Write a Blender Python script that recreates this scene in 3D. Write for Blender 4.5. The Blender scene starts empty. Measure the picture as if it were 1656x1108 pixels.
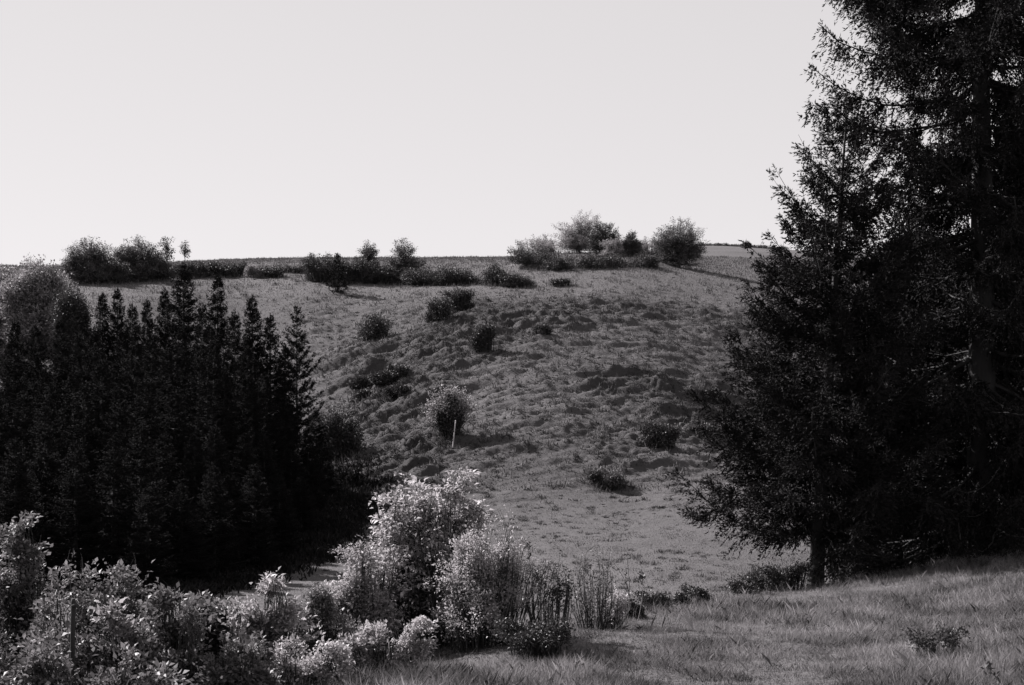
import bpy, math, random
import numpy as np
from mathutils import Vector

# ------------------------------------------------------------------ camera, sky, sun, exposure
sc = bpy.context.scene
C = sc.collection
CAM_Z = 1.7
F = 2300.0                      # focal length in photograph pixels (50 mm on a 36 mm frame)
CX, CY = 828.0, 554.0
cam_d = bpy.data.cameras.new("camera")
cam_d.sensor_width = 36.0
cam_d.lens = 50.0
cam_d.clip_start = 0.1
cam_d.clip_end = 6000.0
cam = bpy.data.objects.new("camera", cam_d)
C.objects.link(cam)
cam.location = (0, 0, CAM_Z)
cam.rotation_euler = (math.radians(90), 0, 0)
sc.camera = cam

SUN_EL = math.radians(36)
SUN_AZ = math.radians(-54)      # clockwise from straight ahead: left and a little behind the hill
w = bpy.data.worlds.new("World")
sc.world = w
w.use_nodes = True
nt = w.node_tree
nt.nodes.clear()
sky = nt.nodes.new("ShaderNodeTexSky")
sky.sky_type = 'NISHITA'
sky.sun_disc = False
sky.sun_elevation = SUN_EL
sky.sun_rotation = SUN_AZ % (2 * math.pi)
sky.air_density = 1.0
sky.dust_density = 0.15
sky.ozone_density = 1.0
bw = nt.nodes.new("ShaderNodeRGBToBW")          # black and white film
tint = nt.nodes.new("ShaderNodeMix")
tint.data_type = 'RGBA'
tint.blend_type = 'MULTIPLY'
tint.inputs[0].default_value = 1.0
tint.inputs[7].default_value = (1.0, 0.965, 0.98, 1)
bg = nt.nodes.new("ShaderNodeBackground")
bg.inputs['Strength'].default_value = 0.05
wo = nt.nodes.new("ShaderNodeOutputWorld")
nt.links.new(sky.outputs[0], bw.inputs[0])
def _math(op, a, v):                              # film shoulder: evens out the glow round the sun
    q = nt.nodes.new("ShaderNodeMath")
    q.operation = op
    nt.links.new(a, q.inputs[0])
    q.inputs[1].default_value = v
    return q.outputs[0]
flat_ = _math('MULTIPLY', _math('POWER', _math('MULTIPLY', bw.outputs[0], 0.2), 0.2), 5.5)
nt.links.new(flat_, tint.inputs[6])
nt.links.new(tint.outputs[2], bg.inputs['Color'])
nt.links.new(bg.outputs[0], wo.inputs[0])

sun_d = bpy.data.lights.new("sun", 'SUN')
sun_d.energy = 5.0
sun_d.angle = math.radians(0.53)
sun_d.color = (1.0, 0.965, 0.975)
sun = bpy.data.objects.new("sun", sun_d)
C.objects.link(sun)
SV = Vector((math.sin(SUN_AZ) * math.cos(SUN_EL), math.cos(SUN_AZ) * math.cos(SUN_EL), math.sin(SUN_EL)))
sun.rotation_euler = SV.to_track_quat('Z', 'Y').to_euler()

sc.view_settings.view_transform = 'Standard'
sc.view_settings.look = 'None'
sc.view_settings.exposure = 1.5
sc.view_settings.gamma = 1.0
sc.cycles.max_bounces = 6
sc.cycles.diffuse_bounces = 2
sc.cycles.transmission_bounces = 3
sc.cycles.use_adaptive_sampling = True

rng = np.random.default_rng(7)

# ------------------------------------------------------------------ noise
def _hash(ix, iy, seed):
    h = (ix.astype(np.int64) * 374761393 + iy.astype(np.int64) * 668265263 + seed * 1442695041) & 0xFFFFFFFF
    h = ((h ^ (h >> 13)) * 1274126177) & 0xFFFFFFFF
    return ((h ^ (h >> 16)) & 0xFFFF) / 65535.0

def vnoise(x, y, seed=0):
    ix, iy = np.floor(x), np.floor(y)
    fx, fy = x - ix, y - iy
    fx, fy = fx * fx * (3 - 2 * fx), fy * fy * (3 - 2 * fy)
    a, b = _hash(ix, iy, seed), _hash(ix + 1, iy, seed)
    c, d = _hash(ix, iy + 1, seed), _hash(ix + 1, iy + 1, seed)
    return (a * (1 - fx) + b * fx) * (1 - fy) + (c * (1 - fx) + d * fx) * fy

def fbm(x, y, oct=4, seed=0):
    t, a, s = 0.0, 0.5, 0.0
    for k in range(oct):
        t = t + a * vnoise(x * 2 ** k + 17 * k, y * 2 ** k - 9 * k, seed + k)
        s += a
        a *= 0.5
    return t / s

def sstep(a, b, x):
    t = np.clip((x - a) / (b - a), 0, 1)
    return t * t * (3 - 2 * t)

# ------------------------------------------------------------------ terrain: surveyed heights joined by a smooth surface
SURVEY = {
    9.0:  [(-700, 1190), (200, 1195), (828, 1200), (1656, 1195), (2400, 1185)],
    11.5: [(-700, 1112), (200, 1118), (600, 1112), (1100, 1108), (1656, 1105), (2400, 1090)],
    13.5: [(-700, 1090), (200, 1092), (600, 1072), (900, 1050), (1300, 1052), (1656, 1045), (2400, 1025)],
    17.0: [(-700, 1085), (200, 1090), (600, 1060), (850, 1020), (1000, 1000), (1300, 1002), (1656, 980), (2400, 950)],
    22.0: [(-700, 1090), (200, 1095), (600, 1070), (1000, 1010), (1180, 968), (1400, 955), (1656, 922), (2400, 890)],
    26.0: [(200, 1100), (600, 1075), (1000, 1025), (1180, 985), (1400, 935), (1656, 890), (2400, 850)],
    34.0: [(-700, 1080), (200, 1080), (600, 1060), (1000, 1030), (1300, 985), (1656, 930), (2400, 890)],
    45.0: [(-700, 1000), (200, 1000), (600, 1000), (1000, 1000), (1300, 985), (1656, 960), (2400, 920)],
    56.0: [(-700, 930), (200, 945), (600, 955), (1000, 955), (1300, 950), (1656, 940), (2400, 900)],
    66.0: [(-700, 880), (200, 900), (500, 905), (800, 900), (1100, 895), (1656, 885), (2400, 850)],
    80.0: [(-700, 780), (200, 830), (450, 845), (650, 843), (850, 840), (1100, 835), (1656, 820), (2400, 780)],
    90.0: [(-700, 720), (200, 770), (450, 800), (600, 795), (800, 785), (1000, 792), (1200, 790), (1656, 770), (2400, 720)],
    100.0: [(-700, 660), (200, 700), (430, 782), (560, 758), (700, 722), (850, 703), (1000, 712), (1200, 740), (1656, 715), (2400, 650)],
    120.0: [(-700, 550), (200, 570), (420, 660), (560, 634), (750, 588), (900, 582), (1100, 606), (1250, 640), (1656, 610), (2400, 540)],
    140.0: [(-700, 480), (200, 495), (400, 546), (600, 535), (800, 508), (1000, 508), (1200, 540), (1656, 525), (2400, 470)],
    158.0: [(-700, 450), (150, 460), (300, 462), (500, 468), (700, 468), (900, 466), (1050, 466), (1250, 482), (1656, 475), (2400, 430)],
    175.0: [(-700, 436), (150, 444), (300, 444), (500, 448), (700, 450), (900, 433), (1060, 432), (1250, 461), (1656, 450), (2400, 410)],
    200.0: [(-700, 430), (150, 436), (400, 426), (600, 426), (850, 421), (1000, 418), (1100, 426), (1250, 438), (1656, 430), (2400, 395)],
    240.0: [(-700, 432), (150, 430), (400, 419), (600, 417), (850, 415), (1000, 414), (1100, 412), (1250, 416), (1656, 415), (2400, 388)],
    300.0: [(-700, 440), (150, 432), (400, 421), (700, 419), (850, 417), (1000, 412), (1150, 397), (1250, 403), (1656, 408), (2400, 390)],
    400.0: [(-700, 460), (200, 450), (700, 440), (1150, 420), (1656, 425), (2400, 410)],
    900.0: [(-700, 520), (828, 510), (2400, 500)],
    2600.0: [(-700, 552), (828, 552), (2400, 552)],
}
VK = 1.5
def _uv(px, Y):
    return np.clip((px - CX) / 600.0, -3.0, 3.2), np.log(Y) * VK
_pts, _val = [], []
for Y_, row in SURVEY.items():
    for px_, py_ in row:
        _pts.append(_uv(np.float64(px_), Y_))
        _val.append(py_)
_pts = np.array(_pts)
_val = np.array(_val, float)
def _phi(r2):
    return 0.5 * r2 * np.log(r2 + 1e-9)
_n = len(_pts)
_A = np.zeros((_n + 3, _n + 3))
_A[:_n, :_n] = _phi(((_pts[:, None] - _pts[None]) ** 2).sum(-1)) + np.eye(_n) * 0.002
_A[:_n, _n] = 1
_A[:_n, _n + 1:] = _pts
_A[_n:, :_n] = _A[:_n, _n:].T
_W = np.linalg.solve(_A, np.concatenate([_val, np.zeros(3)]))

def base_z(x, y):
    x = np.asarray(x, float)
    y = np.asarray(y, float)
    shp = x.shape
    x, y = x.ravel(), y.ravel()
    out = np.empty_like(x)
    for i in range(0, len(x), 60000):
        xs, ys = x[i:i + 60000], y[i:i + 60000]
        Yc = np.clip(ys, 9.0, 2600)
        u, v = _uv(CX + F * xs / np.maximum(ys, 9.0), Yc)
        r2 = (u[:, None] - _pts[:, 0]) ** 2 + (v[:, None] - _pts[:, 1]) ** 2
        py = _phi(r2) @ _W[:_n] + _W[_n] + _W[_n + 1] * u + _W[_n + 2] * v
        z = CAM_Z - (py - CY) / F * Yc
        # the last metres in front of the camera run up to the ground the photographer stands on
        k = np.clip((9.0 - ys) / 9.0, 0, 1)
        out[i:i + 60000] = z * (1 - k) + 0.0 * k
    return out.reshape(shp)

def rough_mask(x, y):
    px = CX + F * x / np.maximum(y, 5)
    m = sstep(80, 102, y + 14 * (fbm(x / 7, y / 7, 3, 77) - .5)) * (1 - sstep(135, 158, y)) * sstep(500, 640, px + (y - 100) * 2.0) * (1 - sstep(1180, 1420, px))
    return m * (0.35 + 0.65 * sstep(0.38, 0.62, fbm(x / 14, y / 14, 3, 91)))

def detail_z(x, y):
    hill = sstep(80, 95, y) * (1 - sstep(260, 420, y))
    rm = rough_mask(x, y)
    xr, yr = x * 0.93 + y * 0.36, -x * 0.36 + y * 0.93
    n1 = fbm(xr / 2.6, yr / 1.5, 3, 3)
    n2 = fbm(xr / 1.1, yr / 0.75, 3, 21)
    ridge = 1 - np.abs(2 * fbm(xr / 5.2, yr / 2.3, 3, 44) - 1)
    tus = sstep(0.56, 0.74, n2)
    terr = 1 - np.abs(2 * fbm(xr / 11, yr / 3.6, 3, 55) - 1)
    z = rm * (0.48 * (terr - .7) + 0.42 * (n1 - .5) + 0.38 * (ridge - .7) + 0.26 * tus)
    n3 = fbm(xr / 0.55, yr / 0.4, 2, 33)
    flank = sstep(84, 100, y) * (1 - sstep(140, 165, y)) * sstep(470, 580, CX + F * x / np.maximum(y, 5))
    z = z + flank * (1.3 * (fbm((x * .8 + y * .6) / 16, (-x * .6 + y * .8) / 7, 3, 57) - .5))
    pxx = CX + F * x / np.maximum(y, 5)
    z = z + 0.8 * sstep(174, 178, y) * (1 - sstep(194, 215, y)) * sstep(815, 850, pxx) * (1 - sstep(1040, 1100, pxx))
    z = z + (rm * .34 + flank * .12) * sstep(.44, .56, fbm(xr / 4.5, yr / 1.7, 3, 81)) + rm * .25 * sstep(.45, .55, fbm(xr / 2.2, yr / 0.9, 2, 83))
    n4 = fbm(x / .33, y / .3, 2, 35)
    z = z + rm * (0.34 * (n3 - .5) + 0.14 * (n4 - .5))
    z = z + hill * (1 - rm) * (0.10 * (n1 - .5) + 0.08 * sstep(0.62, 0.78, n2) + 0.07 * (n3 - .5)) * (1 - 0.6 * sstep(160, 200, y))
    fld = sstep(20, 40, y) * (1 - sstep(80, 95, y))
    z = z + fld * (0.30 * (fbm(x / 4.5, y / 3.0, 3, 8) - .5) + 0.10 * (fbm(x / .8, y / .6, 3, 18) - .5))
    fg = 1 - sstep(20, 40, y)
    z = z + fg * (0.16 * (fbm(x / 1.3, y / 1.3, 3, 9) - .5) + 0.05 * (fbm(x / 0.3, y / 0.3, 2, 10) - .5))
    return z

def ground_z(x, y):
    x = np.asarray(x, float)
    y = np.asarray(y, float)
    return base_z(x, y) + detail_z(x, y)

def gz(x, y):
    return float(ground_z(np.array([x]), np.array([y]))[0])

def at(px, py, Y):
    return np.array([(px - CX) / F * Y, Y, CAM_Z - (py - CY) / F * Y])

def on_ground(px, py, lo, hi):
    """first point of the ground seen at that direction between two distances"""
    Y = np.linspace(lo, hi, 700)
    x = (px - CX) / F * Y
    z = base_z(x, Y)
    ray = CAM_Z - (py - CY) / F * Y
    hit = np.nonzero(z >= ray)[0]
    if len(hit):
        k = hit[0]
    else:
        k = int(np.argmin(np.abs(z - ray)))
    return float(x[k]), float(Y[k]), gz(x[k], Y[k])

# ------------------------------------------------------------------ mesh helpers
def link_mesh(name, verts, faces, mat, parent=None, smooth=False, nv=4):
    """faces: (n, nv) array, or list of such arrays"""
    me = bpy.data.meshes.new(name)
    if not isinstance(faces, list):
        faces = [faces]
    verts = np.ascontiguousarray(verts, np.float32)
    me.vertices.add(len(verts))
    me.vertices.foreach_set("co", verts.ravel())
    loops = np.concatenate([f.ravel() for f in faces]).astype(np.int32)
    tot = np.concatenate([np.full(len(f), f.shape[1], np.int32) for f in faces])
    start = np.concatenate([[0], np.cumsum(tot)[:-1]]).astype(np.int32)
    me.loops.add(len(loops))
    me.loops.foreach_set("vertex_index", loops)
    me.polygons.add(len(tot))
    me.polygons.foreach_set("loop_start", start)
    me.polygons.foreach_set("loop_total", tot)
    if smooth:
        me.polygons.foreach_set("use_smooth", np.ones(len(tot), bool))
    me.update(calc_edges=True)
    if mat:
        me.materials.append(mat)
    o = bpy.data.objects.new(name, me)
    C.objects.link(o)
    if parent:
        o.parent = parent
    return o

def tag(o, label=None, cat=None, group=None, kind=None):
    if label:
        o["label"] = label
    if cat:
        o["category"] = cat
    if group:
        o["group"] = group
    if kind:
        o["kind"] = kind
    return o

def thing(name, loc, label, cat, group=None):
    o = bpy.data.objects.new(name, None)
    o.empty_display_size = 0.3
    C.objects.link(o)
    o.location = tuple(float(v) for v in loc)
    return tag(o, label, cat, group)

def unit(a):
    return a / np.maximum(np.linalg.norm(a, axis=-1, keepdims=True), 1e-9)

def leaf_quads(P, D, N, L, W, off=0, droop=0.0):
    """one folded leaf per row"""
    S = unit(np.cross(D, N))
    N2 = unit(np.cross(S, D))
    L, W = L[:, None], W[:, None]
    a = P
    b = P + D * L * 0.45 + S * W * 0.5 + N2 * W * 0.18
    c = P + D * L - N2 * L * droop
    d = P + D * L * 0.45 - S * W * 0.5 + N2 * W * 0.18
    V = np.stack([a, b, c, d], 1).reshape(-1, 3)
    Fq = (np.arange(len(P))[:, None] * 4 + np.arange(4)[None]) + off
    return V, Fq

def tubes(Pl, R, k=5, off=0):
    """Pl (S,n,3) polylines, R (S,n) radii"""
    Pl = np.asarray(Pl, float)
    R = np.asarray(R, float)
    S, n, _ = Pl.shape
    T = unit(np.gradient(Pl, axis=1))
    ref = np.where(np.abs(T[..., 2:3]) > 0.85, np.array([1.0, 0, 0]), np.array([0, 0, 1.0]))
    U = unit(np.cross(T, ref))
    V = np.cross(T, U)
    an = np.arange(k) / k * 2 * np.pi
    ring = Pl[:, :, None] + R[:, :, None, None] * (np.cos(an)[None, None, :, None] * U[:, :, None] + np.sin(an)[None, None, :, None] * V[:, :, None])
    verts = ring.reshape(-1, 3)
    s = np.arange(S)[:, None, None] * n * k
    i = np.arange(n - 1)[None, :, None] * k
    j = np.arange(k)[None, None, :]
    j2 = (j + 1) % k
    q = np.stack([s + i + j, s + i + j2, s + i + k + j2, s + i + k + j], -1).reshape(-1, 4) + off
    return verts, q

def merge(parts):
    vs, fs, o = [], [], 0
    for v, f in parts:
        vs.append(v)
        fs.append(f + o)
        o += len(v)
    return np.concatenate(vs), np.concatenate(fs)

# ------------------------------------------------------------------ materials
TINT = (1.0, 0.955, 0.975)
def grey(v):
    return (v * TINT[0], v * TINT[1], v * TINT[2], 1)

def mat_leaf(name, lo, hi, transl=0.3, rough=0.55, scale=0.7, spec=0.3, contrast=1.6):
    """leaves: every leaf its own tone, broad patches of lighter and darker growth"""
    m = bpy.data.materials.new(name)
    m.use_nodes = True
    n, l = m.node_tree.nodes, m.node_tree.links
    n.clear()
    out = n.new("ShaderNodeOutputMaterial")
    geo = n.new("ShaderNodeNewGeometry")
    tc = n.new("ShaderNodeTexCoord")
    nz = n.new("ShaderNodeTexNoise")
    nz.inputs['Scale'].default_value = scale
    nz.inputs['Detail'].default_value = 3
    add = n.new("ShaderNodeMath")
    add.operation = 'ADD'
    half = n.new("ShaderNodeMath")
    half.operation = 'MULTIPLY'
    half.inputs[1].default_value = 0.6
    sub = n.new("ShaderNodeMath")
    sub.operation = 'MULTIPLY_ADD'
    sub.inputs[1].default_value = contrast
    sub.inputs[2].default_value = 0.2 - contrast * 0.5
    ramp = n.new("ShaderNodeMix")
    ramp.data_type = 'RGBA'
    ramp.inputs[6].default_value = grey(lo)
    ramp.inputs[7].default_value = grey(hi)
    l.new(tc.outputs['Object'], nz.inputs['Vector'])
    l.new(geo.outputs['Random Per Island'], half.inputs[0])
    l.new(nz.outputs['Fac'], sub.inputs[0])
    l.new(half.outputs[0], add.inputs[0])
    l.new(sub.outputs[0], add.inputs[1])
    add.use_clamp = True
    l.new(add.outputs[0], ramp.inputs[0])
    p = n.new("ShaderNodeBsdfPrincipled")
    p.inputs['Roughness'].default_value = rough
    p.inputs['Specular IOR Level'].default_value = spec
    t = n.new("ShaderNodeBsdfTranslucent")
    mx = n.new("ShaderNodeMixShader")
    mx.inputs[0].default_value = transl
    l.new(ramp.outputs[2], p.inputs['Base Color'])
    l.new(ramp.outputs[2], t.inputs['Color'])
    l.new(p.outputs[0], mx.inputs[1])
    l.new(t.outputs[0], mx.inputs[2])
    l.new(mx.outputs[0], out.inputs[0])
    return m

def mat_bark(name, lo, hi, scale=14):
    m = bpy.data.materials.new(name)
    m.use_nodes = True
    n, l = m.node_tree.nodes, m.node_tree.links
    p = n["Principled BSDF"]
    p.inputs['Roughness'].default_value = 0.9
    tc = n.new("ShaderNodeTexCoord")
    mp = n.new("ShaderNodeMapping")
    mp.inputs['Scale'].default_value = (1, 1, 0.25)
    nz = n.new("ShaderNodeTexNoise")
    nz.inputs['Scale'].default_value = scale
    nz.inputs['Detail'].default_value = 6
    mx = n.new("ShaderNodeMix")
    mx.data_type = 'RGBA'
    mx.inputs[6].default_value = grey(lo)
    mx.inputs[7].default_value = grey(hi)
    bp = n.new("ShaderNodeBump")
    bp.inputs['Strength'].default_value = 0.6
    bp.inputs['Distance'].default_value = 0.03
    l.new(tc.outputs['Object'], mp.inputs[0])
    l.new(mp.outputs[0], nz.inputs['Vector'])
    l.new(nz.outputs['Fac'], mx.inputs[0])
    l.new(nz.outputs['Fac'], bp.inputs['Height'])
    l.new(mx.outputs[2], p.inputs['Base Color'])
    l.new(bp.outputs[0], p.inputs['Normal'])
    return m

def mat_ground():
    m = bpy.data.materials.new("pasture")
    m.use_nodes = True
    n, l = m.node_tree.nodes, m.node_tree.links
    p = n["Principled BSDF"]
    p.inputs['Roughness'].default_value = 0.95
    p.inputs['Specular IOR Level'].default_value = 0.1
    tc = n.new("ShaderNodeTexCoord")
    def noise(s, d):
        q = n.new("ShaderNodeTexNoise")
        q.inputs['Scale'].default_value = s
        q.inputs['Detail'].default_value = d
        q.inputs['Roughness'].default_value = 0.6
        l.new(tc.outputs['Object'], q.inputs['Vector'])
        return q
    a, b, c = noise(0.06, 4), noise(0.9, 5), noise(7.0, 4)
    r = n.new("ShaderNodeValToRGB")
    r.color_ramp.elements[0].position = 0.3
    r.color_ramp.elements[0].color = grey(0.042)
    r.color_ramp.elements[1].position = 0.7
    r.color_ramp.elements[1].color = grey(0.090)
    s1 = n.new("ShaderNodeMath")
    s1.operation = 'MULTIPLY_ADD'
    s1.inputs[1].default_value = 0.4
    s2 = n.new("ShaderNodeMath")
    s2.operation = 'MULTIPLY_ADD'
    s2.inputs[1].default_value = 0.2
    s3 = n.new("ShaderNodeMath")
    s3.operation = 'MULTIPLY'
    s3.inputs[1].default_value = 0.5
    l.new(a.outputs['Fac'], s3.inputs[0])
    l.new(b.outputs['Fac'], s2.inputs[0])
    l.new(s3.outputs[0], s2.inputs[2])
    l.new(c.outputs['Fac'], s1.inputs[0])
    l.new(s2.outputs[0], s1.inputs[2])
    l.new(s1.outputs[0], r.inputs[0])
    ra = n.new("ShaderNodeAttribute")               # coarse dark growth on the steep part
    ra.attribute_name = "rough_growth"
    mr = n.new("ShaderNodeMix")
    mr.data_type = 'RGBA'
    mr.blend_type = 'MULTIPLY'
    mr.inputs[7].default_value = (0.5, 0.5, 0.5, 1)
    l.new(ra.outputs['Fac'], mr.inputs[0])
    l.new(r.outputs[0], mr.inputs[6])
    l.new(mr.outputs[2], p.inputs['Base Color'])
    bp = n.new("ShaderNodeBump")
    bp.inputs['Strength'].default_value = 0.7
    bp.inputs['Distance'].default_value = 0.12
    l.new(c.outputs['Fac'], bp.inputs['Height'])
    l.new(bp.outputs[0], p.inputs['Normal'])
    return m

M_GROUND = mat_ground()
M_GRASS = mat_leaf("meadow grass", 0.035, 0.24, 0.32, 0.6, 1.3, 0.2, 2.8)
M_TUFT = mat_leaf("hill grass", 0.052, 0.112, 0.22, 0.7, 0.25, 0.15)
M_TUFT_D = mat_leaf("rough tussock", 0.028, 0.07, 0.2, 0.7, 0.3, 0.15)
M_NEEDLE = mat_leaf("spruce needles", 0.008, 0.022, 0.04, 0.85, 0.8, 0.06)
M_COARSE = mat_leaf("coarse grass", 0.028, 0.075, 0.2, 0.8, 0.3, 0.1)
M_SHADE_GROWTH = mat_leaf("shade_growth", 0.008, 0.022, 0.05, 0.9, 0.4, 0.05)  # near-black tone puts the plantation's deep shade into the colour
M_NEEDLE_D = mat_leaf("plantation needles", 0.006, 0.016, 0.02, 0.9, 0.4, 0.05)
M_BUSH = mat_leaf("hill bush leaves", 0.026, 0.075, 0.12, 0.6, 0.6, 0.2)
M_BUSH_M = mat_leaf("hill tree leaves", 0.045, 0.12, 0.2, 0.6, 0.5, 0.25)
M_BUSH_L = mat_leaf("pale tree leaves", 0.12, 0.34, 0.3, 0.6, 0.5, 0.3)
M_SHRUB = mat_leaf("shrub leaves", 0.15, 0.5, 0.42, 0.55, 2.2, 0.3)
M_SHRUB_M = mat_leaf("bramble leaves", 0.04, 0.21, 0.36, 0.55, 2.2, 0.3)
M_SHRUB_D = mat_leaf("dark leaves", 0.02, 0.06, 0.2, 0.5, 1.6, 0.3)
M_BARK = mat_bark("bark", 0.008, 0.025)
M_BARK_L = mat_bark("grey bark", 0.06, 0.16, 30)
M_PALE = mat_bark("peeled pale wood", 0.3, 0.5, 20)
M_STALK = mat_bark("dry stalk", 0.06, 0.14, 40)

# ------------------------------------------------------------------ the ground sheet
def build_ground():
    t_in = np.linspace(-0.46, 0.50, 760)
    t_l = -0.46 - np.linspace(1.3, 0, 40, endpoint=False) ** 1.5
    t_r = 0.50 + (np.linspace(0, 1.3, 41)[1:]) ** 1.5
    t = np.concatenate([t_l, t_in, t_r])
    ys = np.concatenate([np.linspace(-40, 7, 40, endpoint=False),
                         np.geomspace(7, 32, 200, endpoint=False),
                         np.geomspace(32, 82, 200, endpoint=False),
                         np.geomspace(82, 250, 560, endpoint=False),
                         np.geomspace(250, 2600, 70)])
    Y = np.repeat(ys[:, None], len(t), 1)
    X = t[None] * np.maximum(Y, 12.0 - 0.0 * Y)
    Z = ground_z(X, Y)
    V = np.stack([X, Y, Z], -1).reshape(-1, 3)
    nr, nc = Y.shape
    i = np.arange(nr - 1)[:, None] * nc + np.arange(nc - 1)[None]
    q = np.stack([i, i + 1, i + nc + 1, i + nc], -1).reshape(-1, 4)
    o = link_mesh("ground", V, q, M_GROUND, smooth=True)
    at_ = o.data.attributes.new("rough_growth", 'FLOAT', 'POINT')
    at_.data.foreach_set("value", np.clip(rough_mask(X, Y), 0, 1).ravel().astype(np.float32))
    tag(o, "grassy pasture ground of the meadow, valley floor and hillside", "ground", kind="structure")
build_ground()

# ------------------------------------------------------------------ grass that nobody could count
def blades(name, label, x, y, h, wd, mat, lean=0.35, cat="grass"):
    n = len(x)
    z = ground_z(x, y) - 0.01
    P = np.stack([x, y, z], 1)
    an = rng.uniform(0, 2 * np.pi, n)
    face = np.stack([np.cos(an), np.sin(an), np.zeros(n)], 1)
    le = np.clip(rng.normal(0, lean, (n, 2)), -.62, .62) * np.clip(0.2 / np.maximum(h, .05), .25, 1)[:, None] ** (0.6 if h.max() < .6 and cat == "grass" else 0)
    tip = P + np.stack([le[:, 0] * h, le[:, 1] * h, h * np.sqrt(np.maximum(0.15, 1 - (le ** 2).sum(1)))], 1)
    mid = P * 0.5 + tip * 0.5 + np.stack([-le[:, 0] * h * .18, -le[:, 1] * h * .18, h * 0.06], 1)
    wv = face * wd[:, None] * 0.5
    V = np.stack([P - wv, P + wv, mid + wv * 0.8, tip, mid - wv * 0.8], 1).reshape(-1, 3)
    f = np.arange(n)[:, None] * 5 + np.arange(5)[None]
    o = link_mesh(name, V, f, mat)
    return tag(o, label, cat, kind="stuff")

def sector(n, y0, y1, px0, px1, power=1.0):
    Y = np.sqrt(rng.uniform(y0 ** 2, y1 ** 2, n)) if power == 1.0 else y0 + (y1 - y0) * rng.uniform(0, 1, n) ** power
    x = (rng.uniform(px0, px1, n) - CX) / F * Y
    return x, Y

def meadow():
    x, y = sector(900000, 8.5, 30, -150, 1900, 1.15)
    d = fbm(x / 0.55, y / 0.55, 3, 61)
    patch = fbm(x / 2.2, y / 2.2, 3, 62)
    keep = rng.uniform(0, 1, len(x)) < 0.5 + 0.6 * sstep(0.35, 0.62, d)
    x, y, d, patch = x[keep], y[keep], d[keep], patch[keep]
    h = (0.04 + 0.06 * sstep(0.4, 0.7, d) + 0.09 * sstep(0.45, 0.65, patch)) * rng.uniform(0.4, 1.3, len(x))
    xs, ys = sector(42000, 8.5, 27, -150, 1900, 1.0)
    ks = rng.uniform(0, 1, len(xs)) < 0.1 + sstep(.42, .62, fbm(xs / 1.6, ys / 1.6, 3, 66))
    xs, ys = xs[ks], ys[ks]
    x, y, h = np.concatenate([x, xs]), np.concatenate([y, ys]), np.concatenate([h, rng.uniform(.12, .27, len(xs))])
    wdt = np.concatenate([rng.uniform(0.0025, 0.006, len(x) - len(xs)), rng.uniform(0.0012, 0.0028, len(xs))])
    blades("meadow_grass", "tall dry grass covering the near meadow below the spruces", x, y, h, wdt, M_GRASS, 0.55)
meadow()

def valley():
    x, y = sector(260000, 28, 92, -150, 1800, 0.9)
    h = rng.uniform(0.03, 0.08, len(x)) * (0.3 + 1.1 * sstep(.45, .7, fbm(x / 1.2, y / 1.2, 3, 64)) + 0.8 * fbm(x / 3, y / 3, 3, 63))
    blades("pasture_grass", "short grazed grass on the flat valley floor", x, y, h, rng.uniform(0.008, 0.03, len(x)), M_TUFT, 0.6)
    nb = 2600
    x, y = sector(nb, 34, 84, 150, 1500, 1.0)
    k = rng.uniform(0, 1, nb) < .15 + sstep(.45, .65, fbm(x / 6, y / 6, 3, 73))
    x, y = x[k], y[k]
    m = 26
    r = np.repeat(rng.uniform(.06, .22, len(x)), m)
    X = np.repeat(x, m) + rng.normal(0, .8, len(x) * m) * r
    Yy = np.repeat(y, m) + rng.normal(0, .8, len(x) * m) * r
    blades("pasture_tufts", "small ungrazed grass tufts scattered over the valley floor", X, Yy, r * rng.uniform(.5, 1.2, len(X)), rng.uniform(.01, .03, len(X)), M_COARSE, .6)
valley()

def plantation_shade():  # dark growth added so the shaded ground by the plantation goes black
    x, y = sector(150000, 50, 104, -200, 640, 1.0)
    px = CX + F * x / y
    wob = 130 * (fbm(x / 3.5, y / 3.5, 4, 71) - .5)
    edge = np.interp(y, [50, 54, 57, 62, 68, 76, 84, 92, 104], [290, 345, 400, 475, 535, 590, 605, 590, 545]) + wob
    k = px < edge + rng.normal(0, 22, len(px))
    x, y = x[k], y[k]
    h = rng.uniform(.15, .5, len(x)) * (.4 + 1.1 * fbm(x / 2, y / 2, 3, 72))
    blades("undergrowth", "near-black growth added to deepen the shade under and beside the plantation", x, y, h, rng.uniform(.05, .12, len(x)), M_SHADE_GROWTH, .6, "undergrowth")
plantation_shade()

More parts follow.
